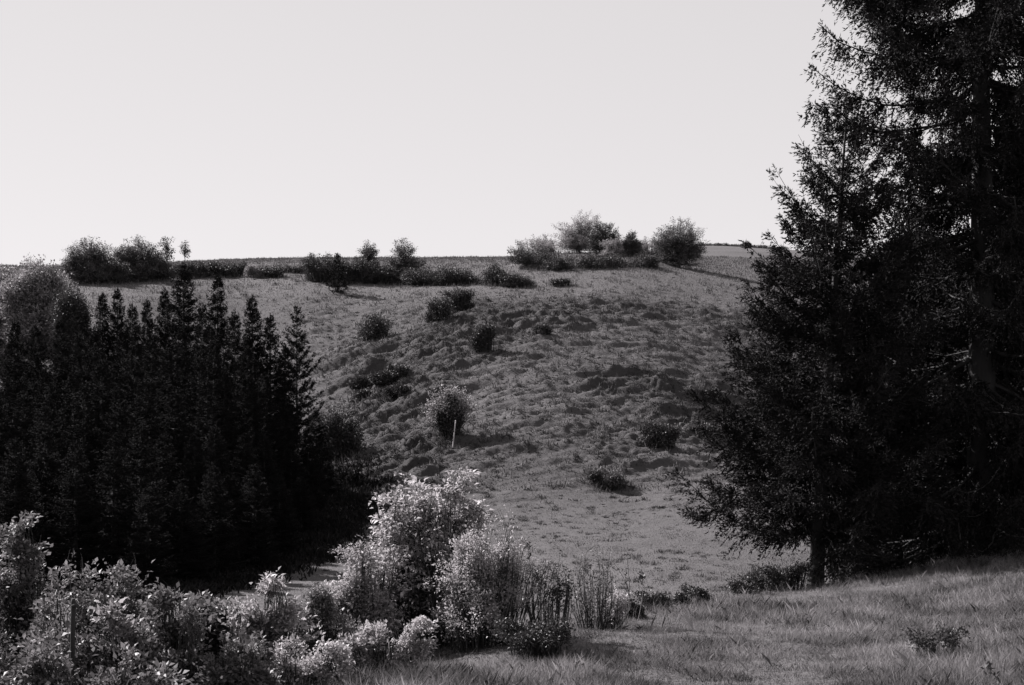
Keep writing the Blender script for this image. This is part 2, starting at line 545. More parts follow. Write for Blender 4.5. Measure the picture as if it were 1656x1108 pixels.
def hillside():
    x, y = sector(330000, 88, 235, -100, 1760, 1.0)
    n2 = fbm((x * 0.93 + y * 0.36) / 1.1, (-x * 0.36 + y * 0.93) / 0.75, 3, 21)
    h = rng.uniform(0.08, 0.2, len(x)) * (0.6 + 1.6 * sstep(0.5, 0.7, n2))
    cs = rng.uniform(0, 1, len(x)) < 0.9 * rough_mask(x, y)
    blades("coarse_grass", "dark coarse grass on the rough broken middle of the hillside", x[cs], y[cs], h[cs] * 1.2, rng.uniform(0.03, 0.10, cs.sum()), M_COARSE, 0.6)
    x, y, h = x[~cs], y[~cs], h[~cs]
    blades("hill_grass", "short wiry grass covering the far hillside", x, y, h, rng.uniform(0.03, 0.10, len(x)), M_TUFT, 0.6)
    # rough tussocks in bunches
    nb = 15000
    x, y = sector(nb, 78, 185, 380, 1500, 1.0)
    k = rng.uniform(0, 1, nb) < 0.10 + 0.9 * rough_mask(x, y) - 0.06 * (y > 150)
    x, y = x[k], y[k]
    r = rng.uniform(0.08, 0.34, len(x)) * rng.uniform(.5, 1.1, len(x))
    m = 30
    X = np.repeat(x, m) + rng.normal(0, 1, len(x) * m) * np.repeat(r, m) * 0.75
    Yy = np.repeat(y, m) + rng.normal(0, 1, len(x) * m) * np.repeat(r, m) * 0.5
    h = np.repeat(r, m) * rng.uniform(0.4, 1.1, len(X))
    blades("tussock_grass", "dark rough tussocks dotting the steep part of the hillside", X, Yy, h, rng.uniform(0.02, 0.07, len(X)), M_TUFT_D, 0.75)
hillside()

# ------------------------------------------------------------------ leafy shrubs and broad trees
def bezier(B, K, T, s):
    s = s[..., None]
    return (1 - s) ** 2 * B + 2 * s * (1 - s) * K + s * s * T

def leafy(name, label, cat, base, lobes, tips, per, leaf, mat, bark=None, spread=0.12, spread_z=0.7, up=0.6, smin=0.35,
          stem_r=0.012, arch=0.9, trunk=None, group=None, seed=0, aspect=0.55, clip=0.03, stems_on=True, fork=0, outward=0.6, poke=0.12,
          shell=0.45, foliage="foliage", stemname="stems", droop=0.15, wob=0.06, foot=0.22, gaps=0.0, tube_k=4, per_tip_jit=0.5):
    """stems curve from the base to points spread through the lobes; leaves stand along their upper part.
    base (x,y,z) world, lobes [(cx,cy,cz,rx,ry,rz)] relative to base"""
    g = np.random.default_rng(seed + 1000)
    base = np.asarray(base, float)
    t = thing(name, base, label, cat, group)
    lb = np.array(lobes, float)
    vol = np.prod(lb[:, 3:], 1) ** 0.6
    which = g.choice(len(lb), tips, p=vol / vol.sum())
    d = unit(g.normal(0, 1, (tips, 3)))
    r = g.uniform(0, 1, tips) ** shell
    r = np.where(g.uniform(0, 1, tips) < poke, r * g.uniform(1.05, 1.28, tips), r)
    T = lb[which, :3] + d * r[:, None] * lb[which, 3:]
    T[:, 2] = np.maximum(T[:, 2], clip + g.uniform(0, 0.1, tips) * lb[which, 5])
    spr0 = np.abs(lb[:, 3]).max()
    if trunk:                                   # limbs leave a trunk
        th = trunk[0]
        B = np.zeros((tips, 3))
        B[:, 2] = th * g.uniform(0.35, 1.0, tips)
        B[:, 2] = np.minimum(B[:, 2], T[:, 2])
    else:                                       # many stems from a rootstock
        B = np.concatenate([T[:, :2] * foot + g.normal(0, 0.06 * spr0, (tips, 2)), np.zeros((tips, 1)) - 0.03], 1)
    K = B * 0.6 + T * 0.4
    K[:, 2] = B[:, 2] + (T[:, 2] - B[:, 2]) * arch
    K += g.normal(0, wob, (tips, 3)) * np.linalg.norm(T - B, axis=1, keepdims=True)
    # leaves
    N = tips * per
    idx = np.repeat(np.arange(tips), per)
    if per_tip_jit:
        keep = g.uniform(0, 1, N) < np.repeat(1 - per_tip_jit * g.uniform(0, 1, tips), per)
        idx = idx[keep]
        N = len(idx)
    s = smin + (1 - smin) * g.uniform(0, 1, N) ** 0.6
    P = bezier(B[idx], K[idx], T[idx], s)
    P2 = bezier(B[idx], K[idx], T[idx], np.minimum(s + 0.03, 1.03))
    tan = unit(P2 - P)
    off = g.normal(0, 1, (N, 3)) * spread * (1.15 - s[:, None] * 0.55)
    off[:, 2] *= spread_z
    P = P + off
    P[:, 2] = np.maximum(P[:, 2], 0.01)
    D = unit(tan * 0.5 + unit(off) * outward + g.normal(0, 0.45, (N, 3)))
    Nn = unit(g.normal(0, 1, (N, 3)) * (1 - up) + np.array([0, 0, 1.0]) * up)
    L = leaf * g.uniform(0.4, 1.5, N)
    if gaps:
        ph = g.uniform(0, 6.28, (3, 3))
        kf = g.normal(0, 1, (3, 3, 3)) * (2.6 / gaps)
        nzv = sum(np.sin((P @ kf[i].T + ph[i])).prod(1) for i in range(3))
        kp = nzv > -0.13 + g.normal(0, .08, N)
        P, D, Nn, L = P[kp], D[kp], Nn[kp], L[kp]
        N = len(P)
    V, Fq = leaf_quads(P, D, Nn, L, L * aspect * g.uniform(0.8, 1.2, N), 0, droop)
    if stems_on:
        parts = []
        ns = 7
        ss = np.linspace(0, 1, ns)
        Pl = bezier(B[:, None], K[:, None], T[:, None], np.repeat(ss[None], tips, 0))
        R = stem_r * (1 - 0.8 * ss)[None] * g.uniform(0.6, 1.3, tips)[:, None]
        parts.append(tubes(Pl, R, tube_k))
        if trunk:
            zz = np.linspace(-0.08, trunk[0], 6)
            pl = np.stack([g.normal(0, trunk[1] * 0.35, 6), g.normal(0, trunk[1] * 0.35, 6), zz], 1)
            pl[0, :2] = 0
            parts.append(tubes(pl[None], (trunk[1] * np.array([1.35, 1.0, .9, .8, .7, .45]))[None], 8))
        v, f = merge(parts)
        link_mesh(stemname, v, f, bark or M_BARK, t, True)
    link_mesh(foliage, V, Fq, mat, t)
    return t

def hill_bush(px, py, wpx, hpx, label, mat=None, seed=0, lo=84, hi=235, name="hill_bush", cat="bush", Y=None, dens=1.0, lobes=None, **kw):
    """a bush whose foot is seen at px,py, given its width and height in photograph pixels"""
    if Y is None:
        x, Yg, z = on_ground(px, py, lo, hi)
    else:
        Yg = Y
        x = (px - CX) / F * Y
        z = gz(x, Y)
        hpx = hpx + (CY - F * (z - CAM_Z) / Y) - py       # keep the top where it is seen
    W, H = 1.15 * wpx / F * Yg, (1.0 if kw.get('trunk') else 1.12) * hpx / F * Yg
    kw.setdefault('foot', 0.75)
    tr_ = kw.get('trunk')
    kw.setdefault('smin', 0.72 if tr_ else 0.55)
    kw.setdefault('poke', 0.07 if tr_ else 0.16)
    kw.setdefault('arch', 0.45 if tr_ else 0.65)
    kw.setdefault('aspect', 0.7)
    g = np.random.default_rng(seed + 50)
    FEET.append((x, Yg, W))
    if lobes is None:
        lobes = [(g.uniform(-.08, .08) * W, 0, H * 0.52, W * 0.34, W * 0.34, H * 0.40), (0, 0, H * 0.16, W * 0.42, W * 0.42, H * 0.22)]
        for k in range(7):
            a = g.uniform(0, 2 * np.pi)
            q = g.uniform(0.2, 0.42)
            lobes.append((math.cos(a) * W * q, math.sin(a) * W * q * .8, H * g.uniform(0.18, 0.72), W * g.uniform(.12, .24), W * .2, H * g.uniform(.16, .30)))
    else:
        lobes = [(a * W, b * W, c * H, d * W, d * W * 0.9, e * H) for a, b, c, d, e in lobes]
        if tr_ and H < 9 and W > 2.5:
            lobes += [(0, 0, H * .22, W * .45, W * .4, H * .22), (-W * .2, 0, H * .35, W * .3, W * .3, H * .24), (W * .2, 0, H * .35, W * .3, W * .3, H * .24)]
    tips = int(kw.pop('tips', 330) * dens)
    per = int(kw.pop('per', 34) * (2.6 if tr_ else 1.6))
    leaf = kw.pop('leaf', 0.12)
    return leafy(name, label, cat, (x, Yg, z - 0.05), lobes, tips, per, leaf, mat or M_BUSH, spread=kw.pop('spread', 0.26 if tr_ else 0.2), seed=seed, stem_r=kw.pop('stem_r', 0.03), **kw)

FEET = []
G_ROUGH = "bushes dotted over the open hillside"
hill_bush(604, 554, 58, 46, "dark rounded bush alone on the hillside above the eroded bank", seed=1, group=G_ROUGH)
hill_bush(713, 529, 46, 44, "dark bush with a shadow, nearer one of the touching pair on the hillside", seed=2, group=G_ROUGH)
hill_bush(744, 505, 44, 33, "dark bush uphill behind the other of the touching pair on the hillside", seed=3, group=G_ROUGH)
hill_bush(781, 573, 40, 40, "small leaning dark bush below and right of the touching pair of bushes", seed=4, group=G_ROUGH,
          lobes=[(0.05, 0, .68, .36, .3), (-.15, 0, .36, .3, .3), (.0, 0, .3, .25, .28), (.22, 0, .78, .22, .18)])
hill_bush(728, 716, 92, 80, "tall feathery bush with pale outer twigs behind the pale stake", seed=5, group=G_ROUGH, dens=0.8,
          lobes=[(0.03, 0, .5, .16, .42), (-.24, 0, .5, .22, .26), (.24, 0, .52, .2, .26), (0, 0, .78, .32, .2)], mat=M_BUSH_L, shell=.8, poke=.3, per=20, spread=.16, foot=.2, arch=.75)
hill_bush(729, 716, 40, 56, "dark dense bush in the heart of the feathery bush behind the pale stake", seed=13, group=G_ROUGH, dens=.32)
hill_bush(1067, 731, 48, 42, "dark spiky bush on the lower slope left of the fallen log", seed=6, group=G_ROUGH)
hill_bush(986, 792, 52, 30, "low faint bush at the foot of the slope above the valley floor", seed=7, group=G_ROUGH, mat=M_BUSH_M, dens=.6)
hill_bush(1141, 716, 34, 18, "low dark clump on the slope just below the fallen log", seed=8, group=G_ROUGH, dens=.6)
hill_bush(1146, 654, 24, 13, "small dark tuft bush uphill of the fallen log", seed=9, group=G_ROUGH, dens=.45)
hill_bush(875, 550, 22, 14, "small dark clump alone on the slope right of the leaning bush", seed=10, group=G_ROUGH, dens=.45)
hill_bush(545, 742, 66, 92, "dark rounded bush at the right foot of the spruce plantation", seed=11, lo=84, mat=M_BUSH)
hill_bush(452, 846, 66, 56, "grey leafy bush in the shade in front of the plantation", seed=12, lo=50, mat=M_BUSH_M, leaf=.1)
G_BANK = "dark clumps along the eroded bank"
for k, (px, py, ww, hh, lab) in enumerate([
        (592, 652, 46, 15, "lowest long dark clump of the eroded bank beside the plantation"),
        (590, 628, 40, 20, "upper left dark clump of the eroded bank beside the plantation"),
        (622, 634, 40, 18, "middle dark clump of the eroded bank beside the plantation"),
        (645, 626, 30, 14, "rightmost dark clump of the eroded bank beside the plantation"),
        (640, 655, 26, 15, "small dark clump downhill of the eroded bank beside the plantation")]):
    hill_bush(px, py, ww, hh, lab, seed=20 + k, group=G_BANK, dens=.6, name="bank_clump", cat="low bush", leaf=.13)

# hedge along the field edge
G_HEDGE = "bushes of the hedge along the hill"
hill_bush(526, 456, 74, 50, "big rounded hedge bush behind the little lone conifer", seed=30, group=G_HEDGE, lo=140, dens=1.2)
hill_bush(590, 458, 70, 40, "dense dark hedge bush between the little conifer and the loose tree", seed=31, group=G_HEDGE, lo=140, dens=1.2)
hill_bush(594, 452, 36, 64, "thin topped small tree rising out of the dense hedge bush", seed=32, group=G_HEDGE, lo=140, mat=M_BUSH_M, name="hedge_tree", cat="tree",
          dens=.55, trunk=(2.2, .08), lobes=[(0, 0, .78, .42, .22), (.1, 0, .6, .4, .2)], shell=.6)
hill_bush(652, 457, 66, 74, "loose open small tree standing in the middle of the hedge", seed=33, group=G_HEDGE, lo=140, mat=M_BUSH_M, name="hedge_tree", cat="tree",
          trunk=(2.2, .1), dens=.9, lobes=[(0, 0, .75, .3, .24), (.22, 0, .48, .28, .16), (-.2, 0, .45, .26, .18), (.05, 0, .25, .36, .22)], shell=.6, poke=.12)
hill_bush(702, 460, 84, 31, "low dark hedge bush right of the loose open hedge tree", seed=34, group=G_HEDGE, lo=140)
hill_bush(752, 459, 56, 27, "lowest grey green hedge bush, tailing off before the gap", seed=35, group=G_HEDGE, lo=140, dens=.7)
hill_bush(798, 461, 48, 38, "round dark bush just right of the gap in the hedge", seed=36, group=G_HEDGE, lo=140)
hill_bush(836, 463, 62, 24, "low straggling bush at the right end of the hedge", seed=37, group=G_HEDGE, lo=140, dens=.7)
hill_bush(905, 463, 36, 12, "small flat scrub clump beyond the right end of the hedge", seed=38, group=G_HEDGE, lo=140, dens=.4)
G_LH = "bushes of the left hedge row"
hill_bush(146, 459, 88, 80, "broad domed tree, left of the two on the hedge above the plantation", seed=40, mat=M_BUSH_M, lo=140, name="hedge_tree", cat="tree", dens=2.4, trunk=(1.6, .14),
          lobes=[(0, 0, .62, .38, .36), (-.24, 0, .42, .26, .34), (.22, 0, .42, .26, .36), (0, 0, .25, .42, .24)])
hill_bush(226, 454, 96, 74, "broad domed tree, right of the two on the hedge above the plantation", seed=41, mat=M_BUSH_M, lo=140, name="hedge_tree", cat="tree", dens=2.4, trunk=(1.6, .14),
          lobes=[(0, 0, .6, .36, .38), (-.26, 0, .5, .24, .34), (.22, 0, .42, .26, .38), (0, 0, .25, .44, .24)])
for k, (px, py, hh, lab) in enumerate([(270, 442, 68, "tall thin sapling with sparse leaves beside the broad domed trees"), (299, 425, 46, "thin bare sapling standing alone against the sky on the left hedge")]):
    hill_bush(px, py, 26 if k == 0 else 14, hh, lab, seed=45 + k, mat=M_BUSH_M, lo=140, hi=200, name="sapling", cat="tree", dens=.12 if k == 0 else .1, per=12, leaf=.16,
              trunk=(3.4 if k == 0 else 2.6, .05), lobes=[(0, 0, .72, .42, .28), (.1, 0, .5, .5, .2)], shell=.7, stem_r=.025)
for k, (px, py, ww, hh, mt, lab) in enumerate([
        (288, 449, 56, 27, None, "dark clipped looking hedge bush right below the thin bare sapling"),
        (335, 447, 62, 25, None, "dark hedge bush between the bare sapling and the pale bush"),
        (380, 446, 50, 24, None, "dark hedge bush touching the pale bush on its left"),
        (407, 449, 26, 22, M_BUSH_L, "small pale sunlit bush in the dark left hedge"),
        (438, 448, 54, 19, None, "dark low hedge bush touching the pale bush on its right"),
        (478, 441, 50, 14, M_BUSH_M, "thin trailing end of the left hedge before the big rounded bush")]):
    hill_bush(px, py, ww, hh, lab, seed=50 + k, mat=mt, group=G_LH, lo=140, dens=.7, name="hedge_bush")
for k, (px, py, ww, hh, lab) in enumerate([
        (560, 458, 44, 34, "dark infill bush between the big rounded bush and the dense hedge bush"),
        (624, 459, 46, 30, "dark infill bush at the left foot of the loose open hedge tree"),
        (668, 460, 44, 26, "dark infill bush at the right foot of the loose open hedge tree"),
        (728, 461, 46, 22, "dark infill bush between the low dark and the grey green hedge bushes")]):
    hill_bush(px, py, ww, hh, lab, seed=90 + k, group=G_HEDGE, lo=140, dens=.9, name="hedge_bush")
for k, (px, py, ww, hh, lab) in enumerate([
        (258, 453, 50, 28, "dark bush at the right foot of the right broad domed tree"),
        (312, 449, 46, 26, "dark bush right of the bare sapling's foot in the left hedge"),
        (358, 448, 46, 25, "dark bush midway along the left hedge before the pale bush"),
        (186, 458, 50, 30, "dark bush filling the foot of the gap between the two broad domed trees")]):
    hill_bush(px, py, ww, hh, lab, seed=95 + k, group=G_LH, lo=140, dens=.9, name="hedge_bush")
# hilltop copse
G_TOP = "trees of the hilltop copse"
hill_bush(838, 415, 40, 38, "small gnarled open tree at the left end of the hilltop copse", seed=60, Y=188, mat=M_BUSH_M, name="hilltop_tree", cat="tree", group=G_TOP, dens=.16, per=12, trunk=(1.3, .1),
          lobes=[(0, 0, .68, .34, .28), (-.25, 0, .45, .22, .12), (.2, 0, .6, .24, .2)], shell=.7, poke=.3)
hill_bush(880, 410, 60, 32, "pale bushy thicket right of the small gnarled hilltop tree", seed=61, Y=200, mat=M_BUSH_L, name="hilltop_bush", group=G_TOP, dens=.9, shell=.6)
hill_bush(938, 414, 88, 76, "tallest pale feathery tree of the hilltop copse", seed=62, Y=192, mat=M_BUSH_L, name="hilltop_tree", cat="tree", group=G_TOP, dens=1.5, trunk=(1.6, .15), shell=.5, poke=.1,
          lobes=[(.1, 0, .74, .26, .26), (-.14, 0, .5, .3, .34), (.15, 0, .42, .3, .36), (0, 0, .22, .42, .22)])
hill_bush(976, 408, 50, 50, "dark round headed tree beside the tallest pale hilltop tree", seed=63, Y=184, mat=M_BUSH, name="hilltop_tree", cat="tree", group=G_TOP, dens=1.0, trunk=(2.0, .12),
          lobes=[(0, 0, .66, .44, .34), (.3, 0, .5, .2, .22)])
hill_bush(990, 417, 46, 34, "small pale bush below the dark round headed hilltop tree", seed=64, Y=181, mat=M_BUSH_L, name="hilltop_bush", group=G_TOP, dens=.6)
hill_bush(1020, 420, 36, 50, "small pointed tree midway between the dark and the biggest round tree", seed=65, Y=182, mat=M_BUSH_M, name="hilltop_tree", cat="tree", group=G_TOP, dens=.6, trunk=(1.6, .08),
          lobes=[(0, 0, .5, .42, .32), (0, 0, .75, .22, .24)])
hill_bush(1046, 416, 64, 32, "pale low bush left of the biggest round hilltop tree", seed=66, Y=196, mat=M_BUSH_L, name="hilltop_bush", group=G_TOP, dens=.7)
hill_bush(1097, 432, 84, 84, "biggest round tree with a long shadow at the right end of the copse", seed=67, lo=165, hi=215, mat=M_BUSH_M, name="hilltop_tree", cat="tree", group=G_TOP, dens=1.9, trunk=(1.7, .2),
          lobes=[(.08, 0, .66, .38, .33), (-.2, 0, .5, .3, .33), (.22, 0, .4, .28, .3), (-.05, 0, .22, .36, .2)])
for k, (px, py, ww, hh, lab) in enumerate([
        (866, 434, 84, 24, "dark scrub on the bank below the gnarled hilltop tree"),
        (914, 435, 86, 24, "dark scrub on the bank below the tallest pale hilltop tree"),
        (972, 433, 84, 22, "dark scrub on the bank below the dark round hilltop tree"),
        (1030, 432, 86, 20, "dark scrub on the bank between pointed and biggest hilltop trees")]):
    hill_bush(px, py, ww, hh, lab, seed=70 + k, lo=160, hi=205, name="bank_scrub", group="scrub along the hilltop bank", dens=.8)
hill_bush(1206, 399, 22, 9, "tiny bush on the far skyline hedge right of the copse", seed=75, Y=298, name="skyline_bush", dens=.3, mat=M_BUSH_M)
for k in range(4):
    hill_bush(1152 + 34 * k, 399 + k * 1.5, 40, 5, "low dark far hedge on the skyline, %s" % ["next to the biggest round tree", "left of the tiny skyline bush", "right of the tiny skyline bush", "beside the spruce branches"][k],
              seed=76 + k, Y=297, name="skyline_hedge", cat="hedge", dens=.35, group="hedge on the far skyline")
# broad trees left, behind the plantation
hill_bush(62, 560, 96, 150, "big pale leafed tree rising behind the left edge of the plantation", seed=80, Y=108, mat=M_BUSH_L, name="leafy_tree", cat="tree", dens=4.0, trunk=(3.0, .2), leaf=.16,
          lobes=[(0, 0, .78, .36, .2), (-.3, 0, .66, .34, .2), (.2, 0, .6, .34, .24), (0, 0, .42, .5, .26)])
hill_bush(116, 560, 58, 112, "dark leafed tree touching the right side of the big pale tree", seed=81, Y=104, mat=M_BUSH, name="leafy_tree", cat="tree", dens=2.6, trunk=(2.4, .18),
          lobes=[(0, 0, .72, .42, .24), (0, 0, .45, .5, .3)])
hill_bush(-20, 560, 110, 150, "broad leafed tree beyond the left edge of the view", seed=82, Y=112, mat=M_BUSH_L, name="leafy_tree", cat="tree", dens=3, trunk=(3.0, .2), leaf=.17)

def rank_grass():
    f = np.array([q for q in FEET if q[1] > 84])
    n = 150
    r = np.repeat(f[:, 2], n) * rng.uniform(.25, .68, len(f) * n)
    a = rng.uniform(0, 2 * np.pi, len(r))
    x, y = np.repeat(f[:, 0], n) + np.cos(a) * r, np.repeat(f[:, 1], n) + np.sin(a) * r
    k = fbm(x / 1.2, y / 1.2, 3, 86) > .42
    x, y = x[k], y[k]
    blades("rank_grass", "longer unkempt grass round the feet of the hillside bushes", x, y, rng.uniform(.2, .6, len(x)), rng.uniform(.03, .08, len(x)), M_TUFT, .5)
rank_grass()

def white_stake():
    x, y, z = on_ground(732, 728, 84, 150)
    t = thing("stake", (x, y, z), "thin pale leaning stake in front of the feathery bush on the lower slope", "stake")
    h = 45 / F * y
    s_ = np.linspace(-.05, 1, 6)
    pl = np.stack([s_ * h * .11, s_ * 0, s_ * h], 1)
    v, f = tubes(pl[None], (np.full(6, .05) * (1 - .35 * s_))[None], 7)
    link_mesh("shaft", v, [f, (len(v) - 7 + np.arange(7))[None]], M_PALE, t, True)
white_stake()

# ------------------------------------------------------------------ fallen log
def fallen_log():
    x, y, z = on_ground(1114, 702, 84, 150)
    t = thing("fallen_log", (x, y, z), "dark fallen log with a bent branch lying on the lower slope", "log")
    L = 30 / F * y
    s = np.linspace(0, 1, 9)
    dz = np.array([gz(x + (q - .5) * L, y + (q - .5) * .5) - z for q in s]) + 0.14
    pl = np.stack([(s - .5) * L, (s - .5) * 0.5, dz + .18 * s], 1)
    r = 0.2 * (1 - .65 * s)
    v, f = tubes(pl[None], r[None], 9)
    cap = [np.arange(9)[::-1][None], (len(v) - 9 + np.arange(9))[None]]
    link_mesh("trunk", v, [f] + cap, M_BARK, t, True)
    q = np.linspace(0, 1, 7)
    b = np.stack([-.25 * L + .5 * L * .5 * q - .05, .05 - 0.2 * q, dz[2] + .15 + 0.45 * np.sin(q * 2.4)], 1)
    v, f = tubes(b[None], (0.07 * (1 - .6 * q))[None], 6)
    link_mesh("branch", v, f, M_BARK, t, True)
fallen_log()

# ------------------------------------------------------------------ conifers
def spruce_meshes(H, Rb, seed, z0=0.3, step=0.28, per_whorl=6, tuft=(0.012, 0.05), twig_step=0.10, tuft_step=0.045, hang=0.35, up_top=0.75, low=-0.15,
                  tipcurve=0.3, shape=0.85, lean=(0, 0), trunk_r=0.12, open_=0.0, twig_len=0.38, irregular=0.25, forks=0, jit=0.5, prof=None):
    g = np.random.default_rng(seed)
    zs = np.linspace(-0.15, H, 14)
    ben = np.stack([lean[0] * (zs / H) + 0.03 * g.normal(0, 1, 14) * trunk_r, lean[1] * (zs / H), zs], 1)
    tr = [tubes(ben[None], (trunk_r * np.maximum(1 - zs / H, 0.03) ** 0.8 * (1 + .35 * np.exp(-zs.clip(0) * 3)))[None], 9)]
    LV = []
    br_P, br_R = [], []
    z = z0
    while z < H - 0.06:
        rel = (H - z) / H
        nb = per_whorl if rel > 0.2 or jit > 1 else max(3, int(per_whorl * .7))
        a0 = g.uniform(0, 6.28)
        for b in range(nb):
            if g.uniform() < open_:
                continue
            az = a0 + b * 2 * np.pi / nb + g.normal(0, 0.25)
            zz = z + g.uniform(-jit, jit) * step
            if zz > H - .08:
                continue
            zz = max(zz, 0.1)
            rel = (H - zz) / H
            lowfade = min(1.0, 0.55 + 0.45 * (zz / H) / 0.12)
            L = Rb * (rel ** shape) * lowfade * g.uniform(1 - irregular * 1.3, 1 + irregular * .6) + 0.06
            if prof:
                L = float(np.interp(zz, prof[0], prof[1])) * g.uniform(1 - irregular, 1 + irregular * .3)
            a = low + (up_top - low) * (1 - rel) ** 1.6 + g.normal(0, 0.08)
            cx, cy = lean[0] * zz / H, lean[1] * zz / H
            boughs = [(np.array([cx, cy, zz]), az, L, a, (0.16 * trunk_r * rel ** .5 + .004))]
            s = np.linspace(0, 1, 8)
            done = 0
            while done < len(boughs):
                B0, az_, Lb, a_, rad = boughs[done]
                first = done == 0
                done += 1
                bend = g.normal(0, .14)
                wig = np.cumsum(g.normal(0, .022, (8, 2)), 0) * Lb
                wig -= wig[0]
                dirx, diry = math.cos(az_), math.sin(az_)
                off = bend * Lb * s * s + wig[:, 0]
                pz = Lb * (a_ * s + tipcurve * g.uniform(.4, 1.3) * s ** 2.2 - 0.10 * np.sin(s * np.pi)) + wig[:, 1]
                P = np.stack([B0[0] + dirx * Lb * s - diry * off, B0[1] + diry * Lb * s + dirx * off, B0[2] + pz], 1)
                br_P.append(P)
                br_R.append(rad * (1 - .8 * s))
                if first and forks and Lb > .9:
                    for sg in (-1, 1):
                        for q in range(forks):
                            k = int(g.integers(2, 6))
                            boughs.append((P[k], az_ + sg * g.uniform(.4, .95), Lb * (1 - k / 7) * g.uniform(.55, .95) + .1, a_ + g.normal(-.08, .12), rad * .5))
                m = max(3, int(Lb / (twig_step * (1.0 if first else 1.25))))
                ts = np.sort(g.uniform(0.10, 1.0, m))
                bp = np.stack([np.interp(ts, s, P[:, c]) for c in range(3)], 1)
                tan = unit(np.stack([np.interp(ts, s, np.gradient(P[:, c])) for c in range(3)], 1))
                side = np.stack([-tan[:, 1], tan[:, 0], np.zeros(m)], 1)
                for sg in (-1, 1, 0, 2):
                    tl = (twig_len * Lb * (1.05 - ts) ** .7 * np.minimum(1, .35 + ts) + 0.10) * g.uniform(.5, 1.3, m)
                    if sg == 0:
                        td = unit(tan * .55 + np.array([0, 0, -1.0]) * hang * 1.8 + g.normal(0, .2, (m, 3)))
                        tl = tl * .6
                    elif sg == 2:
                        td = unit(tan * .9 + np.array([0, 0, .55]) + side * g.normal(0, .5, (m, 1)) + g.normal(0, .15, (m, 3)))
                        tl = tl * .30 + tuft[1] * .6
                    else:
                        td = unit(tan * .75 + side * sg * .8 + np.array([0, 0, -1.0]) * hang * g.uniform(0.1, 1.3, (m, 1)) + g.normal(0, .14, (m, 3)))
                    nt_ = np.maximum(2, (tl / tuft_step).astype(int))
                    idx = np.repeat(np.arange(m), nt_)
                    q = g.uniform(0, 1, len(idx))
                    dist = q * tl[idx]
                    Pp = bp[idx] + td[idx] * dist[:, None]
                    if sg != 2:
                        Pp[:, 2] -= hang * .5 * dist ** 2 / np.maximum(tl[idx], .05)
                    D = unit(td[idx] + g.normal(0, .42, (len(idx), 3)))
                    LV.append((Pp, D))
        z += step * g.uniform(.75, 1.25) * (0.55 + 0.45 * rel)
    # leader shoots
    nl = max(36, int(0.5 / tuft_step) * 5)
    q = g.uniform(0, 1, nl)
    Pp = np.stack([np.full(nl, lean[0]) + g.normal(0, tuft[0] * .5, nl), np.full(nl, lean[1]) + g.normal(0, tuft[0] * .5, nl), H - .5 + q * .62], 1)
    LV.append((Pp, unit(g.normal(0, .5, (nl, 3)) + np.array([0, 0, .8]))))
    P = np.concatenate([a for a, _ in LV])
    D = np.concatenate([b for _, b in LV])
    N = unit(g.normal(0, 1, P.shape) + np.array([0, 0, .3]))
    L = tuft[1] * g.uniform(.6, 1.4, len(P))
    crown = leaf_quads(P, D, N, L, tuft[0] * g.uniform(.7, 1.3, len(P)))
    tr.append(tubes(np.array(br_P), np.array(br_R), 4))
    return merge(tr), crown

def put_spruce(name, label, loc, meshes, mat, group=None, cat="conifer", rot=0.0, scale=(1, 1, 1), src=None):
    t = thing(name, loc, label, cat, group)
    t.rotation_euler = (0, 0, rot)
    t.scale = scale
    if src is None:
        (tv, tf), (cv, cf) = meshes
        link_mesh("trunk", tv, tf, M_BARK, t, True)
        link_mesh("crown", cv, cf, mat, t)
    else:
        for ch in src.children:
            c = ch.copy()
            C.objects.link(c)
            c.parent = t
    return t

